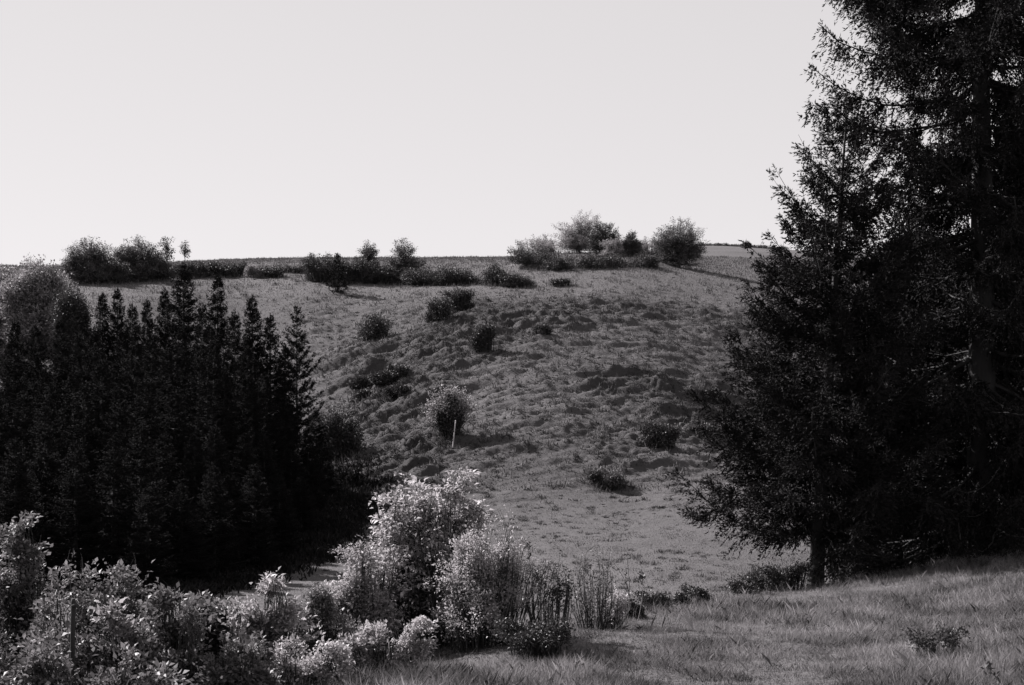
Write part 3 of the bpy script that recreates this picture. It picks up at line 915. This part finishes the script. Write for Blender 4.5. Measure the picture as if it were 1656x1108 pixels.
# the two spruces on the right, and those close behind
def near_spruces():
    Yb = 25.5
    x = (1318 - CX) / F * Yb
    z = gz(x, Yb)
    H = (CAM_Z - (160 - CY) / F * Yb) - z
    mm = spruce_meshes(H, 2.65, 11, z0=1.25, step=0.38, per_whorl=7, forks=1, tuft=(0.020, 0.065), twig_step=0.052, tuft_step=0.018, hang=0.42, low=-0.10, up_top=.9, tipcurve=.33,
                       shape=.74, lean=(0.58, 0), trunk_r=0.135, irregular=.36)
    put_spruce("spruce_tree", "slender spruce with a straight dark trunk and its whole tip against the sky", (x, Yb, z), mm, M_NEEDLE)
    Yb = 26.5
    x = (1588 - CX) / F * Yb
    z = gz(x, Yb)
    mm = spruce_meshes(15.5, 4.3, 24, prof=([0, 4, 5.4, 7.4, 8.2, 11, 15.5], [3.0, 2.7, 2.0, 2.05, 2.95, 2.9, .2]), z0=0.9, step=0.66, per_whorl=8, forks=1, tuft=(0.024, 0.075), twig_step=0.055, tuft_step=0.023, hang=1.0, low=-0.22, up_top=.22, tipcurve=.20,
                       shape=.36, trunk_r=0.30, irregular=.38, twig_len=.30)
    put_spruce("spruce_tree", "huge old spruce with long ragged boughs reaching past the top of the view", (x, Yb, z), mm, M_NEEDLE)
    Yb = 30.0
    x = (1468 - CX) / F * Yb
    z = gz(x, Yb)
    mm = spruce_meshes(7.6, 2.5, 31, z0=0.4, step=0.30, per_whorl=7, tuft=(0.030, 0.10), twig_step=0.07, tuft_step=0.026, hang=0.5, shape=.6, trunk_r=0.15, irregular=.35)
    p = put_spruce("spruce_tree", "middling spruce filling the gap behind the slender and the huge spruce", (x, Yb, z), mm, M_NEEDLE)
    Yb = 29.0
    x = (1720 - CX) / F * Yb
    z = gz(x, Yb)
    put_spruce("spruce_tree", "spruce cut by the right edge of the view beyond the huge one", (x, Yb, z), None, M_NEEDLE, rot=2.1, scale=(1.25, 1.25, 1.35), src=p)
    for px, Yb, sc_, lab in [(1560, 35.0, 1.05, "spruce deep in the dark between the middling and the huge one"), (1655, 34.0, 1.2, "spruce deep in the dark right behind the huge one"),
                             (1440, 33.0, .62, "young spruce low in the dark right of the slender trunk")]:
        x = (px - CX) / F * Yb
        put_spruce("spruce_tree", lab, (x, Yb, gz(x, Yb)), None, M_NEEDLE, rot=px * .37, scale=(sc_ * 1.1, sc_ * 1.1, sc_), src=p)
near_spruces()

# the plantation on the left
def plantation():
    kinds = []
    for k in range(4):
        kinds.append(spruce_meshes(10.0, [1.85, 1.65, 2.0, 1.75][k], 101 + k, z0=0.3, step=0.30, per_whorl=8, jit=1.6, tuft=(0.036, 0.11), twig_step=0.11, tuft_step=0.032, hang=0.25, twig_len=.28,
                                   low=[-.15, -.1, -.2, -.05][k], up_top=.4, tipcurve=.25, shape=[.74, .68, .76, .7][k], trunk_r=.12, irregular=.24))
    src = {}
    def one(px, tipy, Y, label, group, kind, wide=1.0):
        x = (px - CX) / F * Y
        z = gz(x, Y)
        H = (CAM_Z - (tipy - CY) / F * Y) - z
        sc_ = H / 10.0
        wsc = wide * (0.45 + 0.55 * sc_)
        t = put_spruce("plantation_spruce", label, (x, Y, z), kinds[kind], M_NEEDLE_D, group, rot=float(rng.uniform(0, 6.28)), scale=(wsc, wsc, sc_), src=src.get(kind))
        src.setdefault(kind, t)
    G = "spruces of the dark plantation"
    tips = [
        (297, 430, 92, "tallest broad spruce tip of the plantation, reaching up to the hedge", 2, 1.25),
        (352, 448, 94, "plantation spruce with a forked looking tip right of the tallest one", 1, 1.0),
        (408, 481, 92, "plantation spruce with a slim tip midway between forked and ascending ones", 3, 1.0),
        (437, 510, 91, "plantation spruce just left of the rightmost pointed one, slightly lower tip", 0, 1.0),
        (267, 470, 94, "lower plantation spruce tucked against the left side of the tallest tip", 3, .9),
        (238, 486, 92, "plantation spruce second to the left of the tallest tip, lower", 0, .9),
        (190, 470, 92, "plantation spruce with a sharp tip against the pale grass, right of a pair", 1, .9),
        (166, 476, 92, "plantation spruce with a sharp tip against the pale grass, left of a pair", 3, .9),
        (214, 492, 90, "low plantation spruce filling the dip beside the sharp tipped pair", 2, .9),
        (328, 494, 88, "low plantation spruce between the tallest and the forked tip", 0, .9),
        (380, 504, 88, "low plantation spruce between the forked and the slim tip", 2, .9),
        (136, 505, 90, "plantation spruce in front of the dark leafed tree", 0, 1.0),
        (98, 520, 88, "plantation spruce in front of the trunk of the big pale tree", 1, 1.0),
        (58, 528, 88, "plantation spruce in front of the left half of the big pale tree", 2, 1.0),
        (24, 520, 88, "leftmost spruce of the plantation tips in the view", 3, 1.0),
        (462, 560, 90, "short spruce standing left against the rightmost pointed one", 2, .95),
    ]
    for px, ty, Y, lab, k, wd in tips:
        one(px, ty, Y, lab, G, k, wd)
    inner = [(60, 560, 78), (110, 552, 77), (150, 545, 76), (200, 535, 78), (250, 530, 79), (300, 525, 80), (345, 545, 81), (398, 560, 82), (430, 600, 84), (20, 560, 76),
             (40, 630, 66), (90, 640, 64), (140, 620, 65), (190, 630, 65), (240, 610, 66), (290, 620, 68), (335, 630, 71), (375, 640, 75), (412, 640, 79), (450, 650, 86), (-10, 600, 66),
             (-60, 540, 80), (-120, 540, 76), (-90, 600, 66), (-180, 560, 72), (-30, 690, 58), (30, 720, 56), (80, 690, 58), (130, 715, 56), (175, 700, 57), (225, 700, 58), (270, 700, 60), (310, 700, 64), (240, 780, 54), (300, 775, 58), (505, 650, 94), (350, 700, 66), (392, 690, 69), (430, 700, 73), (465, 705, 78), (500, 700, 84), (405, 765, 63), (452, 780, 68), (345, 770, 60), (490, 780, 76), (525, 730, 90),  # shorter front spruces here are added to shade the valley edge
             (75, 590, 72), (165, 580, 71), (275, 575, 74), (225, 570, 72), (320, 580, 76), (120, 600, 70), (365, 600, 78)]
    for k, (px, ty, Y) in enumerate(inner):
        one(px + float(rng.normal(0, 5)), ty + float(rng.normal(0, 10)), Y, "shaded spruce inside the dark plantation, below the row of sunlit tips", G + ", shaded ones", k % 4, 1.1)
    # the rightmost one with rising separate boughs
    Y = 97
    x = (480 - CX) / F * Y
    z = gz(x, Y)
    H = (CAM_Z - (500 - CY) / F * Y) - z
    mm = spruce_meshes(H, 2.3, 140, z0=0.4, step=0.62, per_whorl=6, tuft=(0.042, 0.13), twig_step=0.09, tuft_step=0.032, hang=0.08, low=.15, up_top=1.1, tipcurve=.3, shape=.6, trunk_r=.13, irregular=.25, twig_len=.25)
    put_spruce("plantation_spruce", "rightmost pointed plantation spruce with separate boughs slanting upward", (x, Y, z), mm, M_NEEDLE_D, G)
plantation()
x_, y_, z_ = on_ground(546, 473, 140, 175)
Hh = 60 / F * y_
put_spruce("young_conifer", "little lone conifer standing in front of the hedge on the hill", (x_, y_, z_),
           spruce_meshes(Hh, 1.35, 160, z0=.2, step=.35, per_whorl=6, tuft=(0.05, 0.18), twig_step=0.13, tuft_step=0.06, hang=.2, shape=.7, trunk_r=.1, irregular=.3), M_NEEDLE_D)

# ------------------------------------------------------------------ foreground shrubs
def near_shrub(px, py, Y, lobes_px, label, name="shrub", mat=None, tips=200, per=40, leaf=0.05, seed=0, cat="shrub", deep=0.8, sink=0.0, **kw):
    """lobes given as (px, py, rx, ry) in photograph pixels at that distance, made round in depth"""
    x = (px - CX) / F * Y
    z = gz(x, Y) - sink
    lob = []
    for a in lobes_px:
        p = at(a[0], a[1], Y)
        dy = a[4] if len(a) > 4 else 0.0
        gg = np.random.default_rng(seed * 7 + len(lob))
        for q in range(2):                      # smaller sprays break the outline
            o_ = at(a[0] + a[2] * gg.uniform(-.95, .95), a[1] - a[3] * gg.uniform(.1, 1.15), Y)
            f_ = gg.uniform(.28, .55)
            lob.append((o_[0] - x, dy + gg.uniform(-.5, .5) * a[2] / F * Y, o_[2] - z, a[2] * f_ / F * Y, a[2] * f_ / F * Y, a[3] * f_ * 1.2 / F * Y))
        lob.append((p[0] - x, dy, p[2] - z, a[2] / F * Y, a[2] / F * Y * deep, a[3] / F * Y))
    kw.setdefault('foot', 0.6)
    kw.setdefault('gaps', 0.32)
    kw.setdefault('wob', 0.10)
    kw.setdefault('poke', 0.28)
    per = int(per * 2.5)
    leaf = leaf * 0.68
    return leafy(name, label, cat, (x, Y, z), lob, tips, per, leaf, mat or M_SHRUB, seed=seed, **kw)

# the tall shrub with tiered sprays, and its neighbours
near_shrub(680, 1050, 14.4, [(645, 815, 38, 34), (720, 835, 58, 40), (690, 865, 85, 45), (640, 880, 55, 45), (690, 930, 90, 60), (755, 765, 22, 12), (660, 990, 80, 50), (625, 850, 30, 40)],
           "tall bushy shrub with tiers of pale leaf sprays, highest in the foreground", tips=380, per=44, leaf=.068, spread=.085, spread_z=.38, up=.75, smin=.55, seed=201, stem_r=.008, poke=.18, arch=1.0, droop=.25, shell=.6)
near_shrub(775, 1040, 13.6, [(740, 890, 50, 40), (800, 900, 55, 50), (850, 935, 45, 45), (770, 960, 85, 60), (815, 865, 18, 40), (780, 1000, 90, 40)],
           "rounded twiggy shrub with small upright leaves right of the tallest shrub", tips=420, per=48, leaf=.034, spread=.05, up=.3, smin=.45, seed=202, mat=M_SHRUB, stem_r=.006, arch=.75, poke=.2, bark=M_BARK, shell=.55)
near_shrub(585, 1045, 14.0, [(570, 915, 35, 35), (600, 950, 45, 50), (545, 970, 40, 40), (590, 1000, 60, 40)],
           "pale sunlit shrub leaning out left below the tallest shrub", tips=230, per=52, leaf=.045, spread=.07, spread_z=.5, up=.7, smin=.45, seed=203, stem_r=.006)
near_shrub(880, 1012, 14.2, [(872, 920, 20, 30), (895, 930, 18, 36), (905, 945, 14, 20)],
           "slender leafy stems with bare lower legs right of the rounded shrub", tips=44, per=34, leaf=.035, spread=.035, up=.3, smin=.5, seed=204, mat=M_SHRUB_D, stem_r=.008, arch=.55, wob=.18, name="stem_clump", cat="shrub")
near_shrub(962, 1000, 15.2, [(940, 925, 18, 30), (965, 920, 22, 32), (985, 930, 16, 30), (960, 960, 36, 26)],
           "airy clump of thin upright stems with narrow leaves standing before the valley", tips=52, per=16, leaf=.06, aspect=.26, spread=.03, up=.2, smin=.2, seed=205, mat=M_SHRUB_M, stem_r=.006, arch=.55, wob=.2, gaps=0, name="stem_clump", cat="shrub")
near_shrub(998, 1000, 15.6, [(998, 970, 20, 20), (985, 985, 20, 12)],
           "small pale leafed bush at the foot of the airy stem clump", tips=70, per=34, leaf=.035, seed=206, spread=.04, stem_r=.004)
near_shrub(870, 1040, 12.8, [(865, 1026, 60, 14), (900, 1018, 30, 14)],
           "low mound of blackened leaves standing in for the shadow right of the rounded shrub", tips=180, per=40, leaf=.035, seed=207, mat=M_SHRUB_D, spread=.05, stem_r=.004, name="shade_mound")  # the shrub's shadow built as a mound of dark leaves
# low dark row leading to the spruces
G_ROW = "low dark bushes in a row at the meadow edge"
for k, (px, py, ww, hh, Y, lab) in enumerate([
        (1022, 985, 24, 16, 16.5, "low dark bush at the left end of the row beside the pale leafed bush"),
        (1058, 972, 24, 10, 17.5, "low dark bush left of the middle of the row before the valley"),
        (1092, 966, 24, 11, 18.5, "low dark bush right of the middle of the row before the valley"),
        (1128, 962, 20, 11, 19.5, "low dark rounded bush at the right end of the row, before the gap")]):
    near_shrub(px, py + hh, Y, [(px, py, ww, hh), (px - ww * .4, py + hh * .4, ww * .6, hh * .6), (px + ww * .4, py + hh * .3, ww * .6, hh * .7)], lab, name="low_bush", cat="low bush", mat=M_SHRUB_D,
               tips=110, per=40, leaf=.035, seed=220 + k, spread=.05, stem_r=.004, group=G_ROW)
for k, (px, py, ww, hh, Y, lab) in enumerate([
        (1205, 950, 26, 16, 22.5, "ragged low bush at the left end of the undergrowth below the slender spruce"),
        (1240, 935, 30, 16, 23.5, "ragged low bush in the middle of the undergrowth below the slender spruce"),
        (1280, 925, 30, 20, 24.5, "ragged low bush touching the foot of the slender spruce")]):
    near_shrub(px, py + hh, Y, [(px, py, ww, hh), (px - ww * .5, py + hh * .4, ww * .5, hh * .7), (px + ww * .5, py, ww * .5, hh * .7)], lab, name="undergrowth_bush", cat="low bush", mat=M_SHRUB_D,
               tips=120, per=30, leaf=.05, seed=230 + k, spread=.08, stem_r=.006, group="undergrowth below the slender spruce")
near_shrub(1516, 1040, 12.6, [(1505, 1034, 34, 9), (1535, 1030, 26, 11)], "small dark leafy weed patch in the meadow grass on the right", name="weed", cat="plant", mat=M_SHRUB_D, tips=60, per=24, leaf=.04, seed=236, spread=.07, stem_r=.003)

# left bank of pale leaves
near_shrub(40, 1120, 12.2, [(40, 880, 26, 48), (30, 950, 36, 50), (50, 1010, 40, 50)], "upright leafy shrub at the left edge, taller than its neighbours", tips=230, per=28, leaf=.060, spread=.06, spread_z=.5, up=.65, seed=240, mat=M_SHRUB_M, stem_r=.006, smin=.4)
near_shrub(150, 1130, 11.2, [(150, 1005, 90, 52), (125, 935, 18, 36), (110, 1050, 80, 60), (205, 945, 20, 34), (215, 1020, 60, 52), (160, 1080, 100, 50)],
           "wide dome of pale leaves with two pointed shoots, left foreground", tips=460, per=34, leaf=.060, spread=.075, spread_z=.5, up=.65, seed=241, mat=M_SHRUB_M, stem_r=.007, smin=.45, poke=.16)
near_shrub(262, 1125, 10.8, [(262, 985, 22, 60), (285, 1030, 34, 50), (250, 1070, 50, 40)], "narrow leafy shrub touching the right side of the wide pale dome", tips=200, per=27, leaf=.060, spread=.06, up=.6, seed=242, mat=M_SHRUB_M, stem_r=.006, smin=.4)
near_shrub(335, 1120, 11.2, [(335, 1000, 40, 42), (365, 1040, 45, 45), (320, 1060, 50, 40)], "pale arching shrub midway between the wide dome and the shadowed grass", tips=260, per=28, leaf=.060, spread=.065, spread_z=.5, up=.65, seed=243, mat=M_SHRUB_M, stem_r=.006, smin=.4)
near_shrub(440, 1100, 11.8, [(445, 968, 24, 34), (470, 1000, 40, 36), (420, 1010, 50, 45), (460, 1050, 60, 40)], "sunlit shrub with a tuft at its top, standing before the lit valley grass", tips=300, per=29, leaf=.060, spread=.06, spread_z=.5, up=.6, seed=244, stem_r=.006, smin=.45)
near_shrub(520, 1090, 12.4, [(520, 1000, 45, 35), (500, 1040, 55, 35), (550, 1040, 50, 36)], "darker low shrub right of the tufted sunlit shrub", tips=240, per=44, leaf=.042, spread=.055, up=.5, seed=245, mat=M_SHRUB_M, stem_r=.005)
near_shrub(630, 1085, 12.0, [(605, 1035, 26, 32), (640, 1050, 40, 22), (675, 1040, 26, 30), (575, 1065, 40, 24)], "pale low nettles in front of the tallest shrub", name="nettle_patch", cat="weeds", tips=200, per=34, leaf=.045, spread=.045, up=.55, seed=246, stem_r=.004)
near_shrub(480, 1108, 11.0, [(450, 1075, 30, 34), (500, 1090, 40, 22), (545, 1075, 26, 26)], "pale low weeds at the bottom below the tufted sunlit shrub", name="weed_patch", cat="weeds", tips=180, per=34, leaf=.042, spread=.045, up=.5, seed=247, stem_r=.004)
near_shrub(390, 1120, 10.4, [(395, 1075, 26, 42), (345, 1100, 40, 30), (420, 1105, 30, 26)], "leafy weeds at the bottom edge below the pale arching shrub", name="weed_patch", cat="weeds", tips=190, per=36, leaf=.048, spread=.05, up=.55, seed=248, mat=M_SHRUB_M, stem_r=.005)
near_shrub(170, 1150, 9.6, [(60, 1075, 34, 52), (120, 1120, 60, 34), (190, 1085, 26, 48), (255, 1120, 55, 34), (20, 1110, 40, 40)], "dark shaded leaves along the bottom left edge below the wide dome", name="bramble", tips=230, per=21, leaf=.060, spread=.07, up=.5, per_tip_jit=.9, seed=249, mat=M_SHRUB_M, stem_r=.006)
near_shrub(-60, 1130, 11.5, [(-60, 980, 60, 70), (-40, 1060, 70, 50)], "leafy shrub just past the left edge of the view", tips=200, per=40, leaf=.055, spread=.07, up=.6, seed=250, mat=M_SHRUB_M, stem_r=.006)

for k, (px, top, hw, Y, lab) in enumerate([
        (88, 925, 12, 10.9, "tall leafy shoot left of the dark post, rising above the wide dome"),
        (182, 955, 12, 10.6, "tall leafy shoot right of the dark post in front of the wide dome"),
        (300, 965, 13, 10.5, "tall leafy shoot in front of the narrow shrub beside the wide dome"),
        (382, 985, 13, 10.9, "tall leafy shoot between the pale arching and the tufted sunlit shrub")]):
    near_shrub(px, 1135, Y, [(px, top + 30, hw, 28), (px + 6, top + 80, hw * 1.8, 40), (px - 6, top + 130, hw * 2.4, 40)], lab, name="leafy_shoot", cat="plant", mat=M_SHRUB if k % 2 else M_SHRUB_M,
               tips=60, per=22, leaf=.062, spread=.05, up=.55, seed=260 + k, stem_r=.005, group="tall leafy shoots in the left foreground")
near_shrub(150, 1120, 10.6, [(150, 1040, 60, 40), (110, 1075, 60, 40), (195, 1060, 50, 44), (245, 1075, 45, 40)], "low tangle of leaves at the foot of the dark post", name="bramble", tips=200, per=30, leaf=.06,
           spread=.07, up=.5, seed=264, mat=M_SHRUB_M, stem_r=.005, per_tip_jit=.9)

# post among the leaves
def post():
    Y = 9.9
    x = (118 - CX) / F * Y
    z = gz(x, Y)
    top = CAM_Z - (968 - CY) / F * Y
    h = top - z
    t = thing("fence_post", (x, Y, z), "thin dark wooden post upright among the leaves of the wide dome", "post")
    zz = np.array([-0.1, h * .3, h * .6, h * .97, h])
    pl = np.stack([np.array([0, .004, -.003, .002, .003]), np.zeros(5), zz], 1)
    v, f = tubes(pl[None], np.array([[.019, .018, .018, .017, .013]]), 8)
    link_mesh("shaft", v, [f, (len(v) - 8 + np.arange(8))[None]], M_BARK, t, True)
    pl = np.stack([np.array([.0, .03, .045]), np.array([-.022, -.024, -.024]), np.array([h - .05, h - .04, h - .06])], 1)
    v, f = tubes(pl[None], np.array([[.012, .014, .009]]), 6)
    link_mesh("stub", v, f, M_BARK, t, True)
post()

# dry seed stalks before the valley, and a bent stem in the corner
def stalk(px, py, Y, toppx, toppy, label, head=True, seed=0):
    g = np.random.default_rng(seed)
    x = (px - CX) / F * Y
    z = gz(x, Y)
    t = thing("dry_stalk", (x, Y, z), label, "stalk", "dry stalks")
    tp = at(toppx, toppy, Y) - np.array([x, Y, z])
    s = np.linspace(0, 1, 8)
    pl = s[:, None] * tp[None] + np.stack([.03 * np.sin(s * 3), 0 * s, -0.03 * (1 - s)], 1)
    v, f = tubes(pl[None], (.006 * (1 - .5 * s))[None], 5)
    link_mesh("stem", v, f, M_STALK, t, True)
    n = 46 if head else 22
    q = g.uniform(.82, 1.0, n) if head else g.uniform(.3, 1, n)
    P = q[:, None] * tp[None] + g.normal(0, .018, (n, 3))
    L = g.uniform(.03, .06, n)
    V, Fq = leaf_quads(P, unit(g.normal(0, .6, (n, 3)) + np.array([0, 0, .6])), unit(g.normal(0, 1, (n, 3))), L, L * .4)
    link_mesh("seed_head" if head else "foliage", V, Fq, M_SHRUB_D, t)
stalk(1031, 985, 16.2, 1038, 925, "dry stalk with a dark seed head, nearest to the low dark row", True, 1)
stalk(1014, 985, 16.0, 1013, 898, "tallest bare dry stalk beside the airy stem clump", False, 2)
stalk(858, 990, 14.6, 852, 876, "dry stalk with a dark head poking above the rounded shrub", True, 3)
stalk(1632, 1118, 10.9, 1592, 1078, "dark bent dead stem slanting through the bottom right grass", False, 4)
